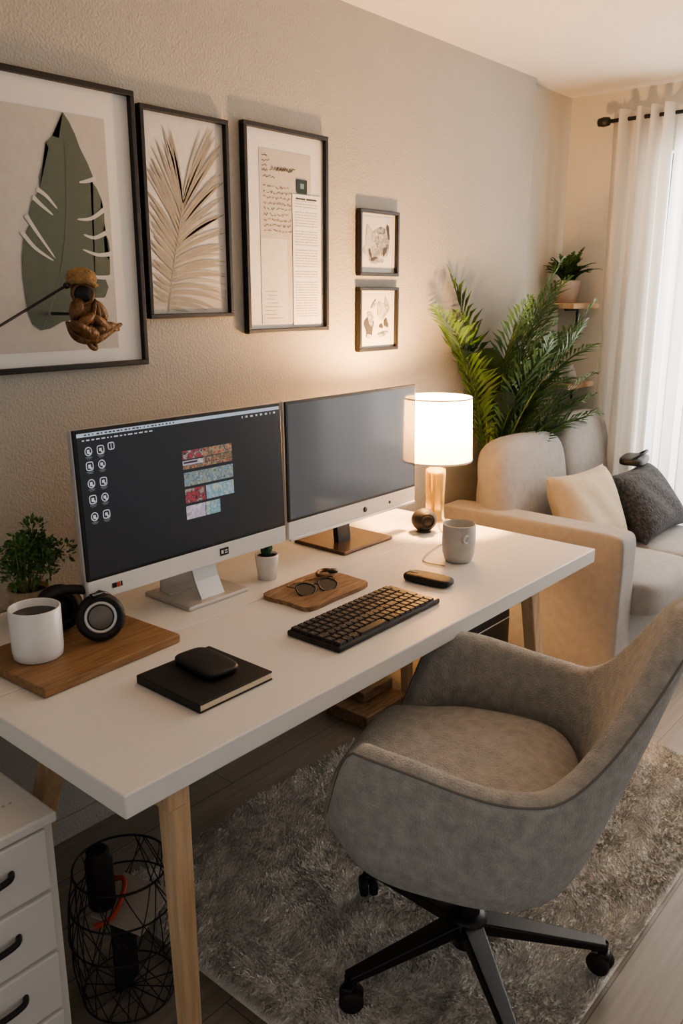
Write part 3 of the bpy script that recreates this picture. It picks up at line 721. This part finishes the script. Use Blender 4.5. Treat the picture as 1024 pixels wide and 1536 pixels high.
# ---------------------------------------------------------------- sofa
so=empty('sofa')
sx=2.965
softbox('arm',(sx+.07,-.435,.375),(.14,.84,.575),M['sofa'],so,n=18,res=16)
box('base',(3.58,-.515,.215),(1.02,.62,.22),M['sofa'],so,bev=.02,seg=3)
softbox('seat_cushion_1',(3.355,-.585,.375),(.50,.70,.155),M['sofa'],so,n=8,puff=.06)
softbox('seat_cushion_2',(3.855,-.585,.375),(.50,.70,.155),M['sofa'],so,n=8,puff=.06)
softbox('back_frame',(3.58,-.17,.47),(1.00,.09,.72),M['sofa'],so,n=10)
softbox('back_cushion_1',(3.33,-.235,.725),(.60,.17,.42),M['sofa'],so,n=4.4,rot=(R(-10),R(2),0),puff=.06)
softbox('back_cushion_2',(3.885,-.235,.76),(.50,.17,.44),M['sofa'],so,n=4.4,rot=(R(-10),0,0),puff=.06)
for i,(x,y) in enumerate(((3.02,-.12),(3.02,-.78),(4.03,-.22),(4.03,-.78))): lathe('foot_%d'%(i+1),[(0,0),(.016,0),(.02,.11),(0,.11)],M['black'],so,(x,y,0),seg=16)
pillow('throw_pillow',(3.43,-.50,.615),.44,.38,.17,M['cushA'],None,(R(-24),0,R(-8)))
pillow('throw_pillow.001',(3.84,-.60,.60),.50,.36,.17,M['cushB'],None,(R(-40),0,R(0)))
bgn=empty('folded_bag',(3.92,-.50,.755),R(10));softbox('body',(0,0,.02),(.20,.12,.04),M['leather'],bgn,n=4);tube('strap',spline([(-.09,0,.03),(-.05,-.05,.06),(.03,-.05,.065),(.09,0,.03)],6),.006,M['leather'],bgn)

# ---------------------------------------------------------------- bag under desk, wooden crate
bp=empty('laptop_bag',(2.60,-.44,0))
softbox('body',(0,0,.21),(.34,.15,.40),M['leather'],bp,n=7)
softbox('pocket',(-.02,-.075,.15),(.27,.05,.2),M['blackm'],bp,n=6)
tube('handle',spline([(-.07,0,.40),(-.06,0,.44),(.06,0,.44),(.07,0,.40)],6),.008,M['black'],bp)
tube('zip',[(-.14,-.078,.33),(.14,-.078,.33)],.0022,M['greyc'],bp)
box('base_plate',(0,0,.0075),(.30,.12,.015),M['blackm'],bp,bev=.003)
st=empty('wooden_crate',(2.30,-.16,0))
box('tier_low',(-.02,-.02,.025),(.26,.20,.05),M['board2'],st,bev=.004)
box('tier_high',(.02,.02,.07),(.18,.12,.04),M['board2'],st,bev=.004)

# ---------------------------------------------------------------- shelves in corner
for k,z in enumerate((1.49,1.10)):
    s=empty('wall_shelf' if k==0 else 'wall_shelf.001')
    box('board',(4.0,-.055,z),(.29,.22,.026),M['legwood'],s,bev=.003)
    tube('bracket',[(4.14,-.05,z-.02),(4.0,-.05,z-.02)],.006,M['black'],s)
    tube('bracket_v',[(4.14,-.05,z-.012),(4.14,-.05,z-.10)],.006,M['black'],s)
vz=empty('small_vase',(3.97,-.11,1.114));lathe('body',[(0,0),(.028,0),(.036,.03),(.030,.06),(.018,.08),(.020,.09),(.014,.088),(0,.06)],M['greyc'],vz)
sp=empty('potted_fern',(3.98,-.06,1.503))
lathe('pot',[(0,0),(.052,0),(.065,.10),(.067,.108),(.060,.108),(.058,.09),(0,.09)],mat('pot_blush',(.62,.50,.42),.6,bump=.05,var=.05),sp)
lathe('soil',[(0,.097),(.06,.097)],M['soil'],sp)
def frond(bm,base,az,el,length,droop,nl,ll,lw,vee=.5,curve_side=0,start=.15,jit=.1):
    p=Vector(base);pts=[p.copy()];dirs=[];N=nl
    for i in range(N):
        t=i/N;e=el-droop*t**1.5;a=az+curve_side*t
        d=Vector((math.cos(a)*math.cos(e),math.sin(a)*math.cos(e),math.sin(e)));dirs.append(d);p=p+d*length/N;pts.append(p.copy())
    dirs.append(dirs[-1])
    for i in range(N):
        a,b=pts[i],pts[i+1];d=dirs[i];sd=d.cross(Vector((0,0,1))).normalized();up=sd.cross(d);r=.0045*(1-i/N)+.001
        for o in(sd,up): 
            v=[bm.verts.new(a-o*r),bm.verts.new(a+o*r),bm.verts.new(b+o*r),bm.verts.new(b-o*r)];bm.faces.new(v)
    for i in range(int(N*start),N+1):
        t=i/N;d=dirs[i];sd=d.cross(Vector((0,0,1))).normalized();up=sd.cross(d)
        L=ll*(math.sin(math.pi*min(1,(t-start)/(1-start)*.80+.17)))**.7
        for s in(-1,1):
            fw=.75+.8*t+random.uniform(-jit,jit)*2
            dd=(sd*s+d*fw+up*(vee*.5+random.uniform(-jit,jit)*2)).normalized();o=pts[i];wv=dd.cross(up).normalized()*lw/2
            m1_=o+dd*L*.5;tip=o+dd*L+Vector((0,0,-L*random.uniform(.1,.3)))
            v0=bm.verts.new(o);v1=bm.verts.new(m1_+wv);v2=bm.verts.new(tip);v3=bm.verts.new(m1_-wv)
            bm.faces.new((v0,v1,v2,v3))
random.seed(21)
bm=bmesh.new()
for i in range(44):
    frond(bm,(random.uniform(-.02,.02),random.uniform(-.02,.02),.095),random.uniform(0,6.28),R(random.uniform(35,88)),random.uniform(.12,.19),R(55),14,.032,.010,start=.1)
for v in bm.verts:
    if v.co.y>.1: v.co.y=.1
    if v.co.x>.135: v.co.x=.135
bmo('fronds',bm,M['green'],sp)

# ---------------------------------------------------------------- palm behind sofa
pa=empty('potted_palm',(3.30,-.064,0))
lathe('planter',[(0,0),(.042,0),(.050,.60),(.050,.62),(.044,.62),(.042,.56),(0,.56)],M['greyc'],pa)
lathe('soil',[(0,.60),(.045,.60)],M['soil'],pa)
bm=bmesh.new()
F=[(-60,88,1.12,28,.20),(160,85,1.12,34,.20),(-20,84,1.08,38,.20),(180,80,1.05,48,.19),(-45,80,1.05,44,.20),(-75,80,.98,48,.19),(-10,76,1.02,55,.20),(-30,72,.98,58,.20),
   (-55,72,.90,68,.19),(-100,84,.92,55,.18),(-15,66,.90,68,.19),(-40,62,.74,70,.18),(-5,82,.95,62,.18),(-25,58,.68,65,.17),(-5,60,.72,60,.17),
   (-35,86,1.12,45,.20),(-170,82,.95,35,.18),(-20,76,.80,55,.17),(-45,68,.75,60,.16),(-30,80,.90,50,.19),(-60,84,.82,45,.18),(-12,80,1.05,50,.2),(-15,70,.65,50,.16),(-50,76,.65,50,.16),(170,84,.80,40,.17),
   (-50,87,1.02,35,.19),(-80,86,.90,40,.18),(-120,86,.98,32,.18)]
for i,(az,el,ln,dr,ll) in enumerate(F):
    frond(bm,(random.uniform(-.03,.03),random.uniform(-.03,.03),.60),R(az),R(el),ln,R(dr),38,ll,.014,curve_side=random.uniform(-.25,.25),start=.34)
YM=.054
for v in bm.verts:
    if v.co.y>YM: v.co.y=YM-.012*random.random()
    if v.co.x>.74: v.co.x=.74
    if v.co.y<-.30: v.co.y=-.30-(-.30-v.co.y)*.3
bmo('fronds',bm,M['green'],pa)
for i in range(12):
    a=R(random.uniform(-170,0));tube('stalk_%d'%(i+1),spline([(.02*math.cos(a),.02*math.sin(a),.58),(.035*math.cos(a),.035*math.sin(a),.82),(.09*math.cos(a),.08*math.sin(a),1.12)],5),.006,M['green2'],pa,seg=6)
def bigleaf(name,base,az,el,ln,w,dr,m,parent):
    vs=[];fs=[];N=18;p=Vector(base)
    for i in range(N+1):
        t=i/N;e=R(el)-R(dr)*max(0,t-.45)/.55;d=Vector((math.cos(R(az))*math.cos(e),math.sin(R(az))*math.cos(e),math.sin(e)));sd=d.cross(Vector((0,0,1))).normalized();up=sd.cross(d)
        ww=w/2*math.sin(math.pi*min(1,max(.02,(t-.45)/.55)))**.7 if t>.45 else .006
        vs+=[p+sd*ww+up*ww*.35,p,p-sd*ww+up*ww*.35];p=p+d*ln/N
    for i in range(N):
        for k in range(2): fs.append((i*3+k,i*3+k+1,i*3+k+4,i*3+k+3))
    return addm(name,[(v[0],min(v[1],YM),v[2]) for v in vs],fs,m,parent,True)
bigleaf('broad_leaf_1',(-.02,-.01,.60),-165,84,.98,.15,110,M['dgreen'],pa)
bigleaf('broad_leaf_2',(.0,-.03,.60),-140,84,.62,.13,60,M['dgreen'],pa)
bigleaf('broad_leaf_3',(.02,-.03,.60),-60,84,.60,.14,50,M['dgreen'],pa)
bigleaf('broad_leaf_4',(.0,-.03,.60),-100,88,.85,.035,20,M['green2'],pa)
bigleaf('broad_leaf_5',(-.02,-.01,.60),-175,86,.70,.11,40,M['dgreen'],pa)

# ---------------------------------------------------------------- curtains
cr=empty('curtain_rod')
tube('rod',[(4.04,-.165,2.33),(4.04,-2.7,2.33)],.009,M['black'],cr)
lathe('finial',[(0,-.03),(.018,-.026),(.022,0),(.018,.026),(0,.03)],M['black'],cr,(4.04,-.165,2.33),(R(90),0,0))
tube('bracket',[(4.04,-.20,2.33),(4.147,-.20,2.33)],.006,M['black'],cr)
tube('bracket_b',[(4.04,-2.65,2.33),(4.147,-2.65,2.33)],.006,M['black'],cr)
def curtain(name,y0,y1,x0,amp,npl,m,z0=.03,z1=2.37,seed=0):
    NY=npl*18;NZ=24;vs=[];fs=[]
    for j in range(NZ+1):
        t=j/NZ;z=z1+(z0-z1)*t
        for i in range(NY+1):
            s=i/NY;a=2*math.pi*npl*s
            x=x0+amp*(1-.25*t)*math.sin(a+.6*math.sin(2.2*t+s*9+seed))+.008*math.sin(5*s+4*t+seed)+.006*t*math.sin(2.3*a+seed)
            y=y0+(y1-y0)*s+.012*math.sin(2*a+seed)*(.4+t*.8)
            vs.append((x,y,z))
    for j in range(NZ):
        for i in range(NY): 
            a=j*(NY+1)+i;fs.append((a,a+1,a+NY+2,a+NY+1))
    return addm(name,vs,fs,m,None,True)
curtain('window_curtain',-.215,-.50,4.035,.042,4,M['curtain'])
curtain('window_curtain.001',-.50,-2.3,4.06,.024,20,M['sheer'],seed=2)
curtain('window_curtain.002',-2.32,-2.62,4.035,.042,4,M['curtain'],seed=4)

# ---------------------------------------------------------------- lighting
w=bpy.data.worlds.new('World');scene.world=w;w.use_nodes=True;bg=w.node_tree.nodes['Background']
bg.inputs[0].default_value=(1,.97,.93,1);bg.inputs[1].default_value=.40
A_=bpy.data.lights.new('window_daylight','AREA');A_.shape='RECTANGLE';A_.size=2.2;A_.size_y=1.9;A_.energy=140;A_.color=(1,.975,.94)
ao=bpy.data.objects.new('window_daylight',A_);COL.objects.link(ao);ao.location=(4.7,-1.42,1.5);ao.rotation_euler=Vector((1,0,.12)).to_track_quat('Z','Y').to_euler()

# ---------------------------------------------------------------- camera
th_=math.atan(328/1250);yw=R(40.6)
d=Vector((math.cos(yw)*math.cos(th_),math.sin(yw)*math.cos(th_),-math.sin(th_)))
cam=bpy.data.cameras.new('camera');cam.sensor_fit='VERTICAL';cam.sensor_height=36;cam.lens=1250/1536*36;cam.clip_start=.02
co=bpy.data.objects.new('camera',cam);COL.objects.link(co);co.location=(0,-2,1.55);co.rotation_euler=d.to_track_quat('-Z','Y').to_euler();scene.camera=co
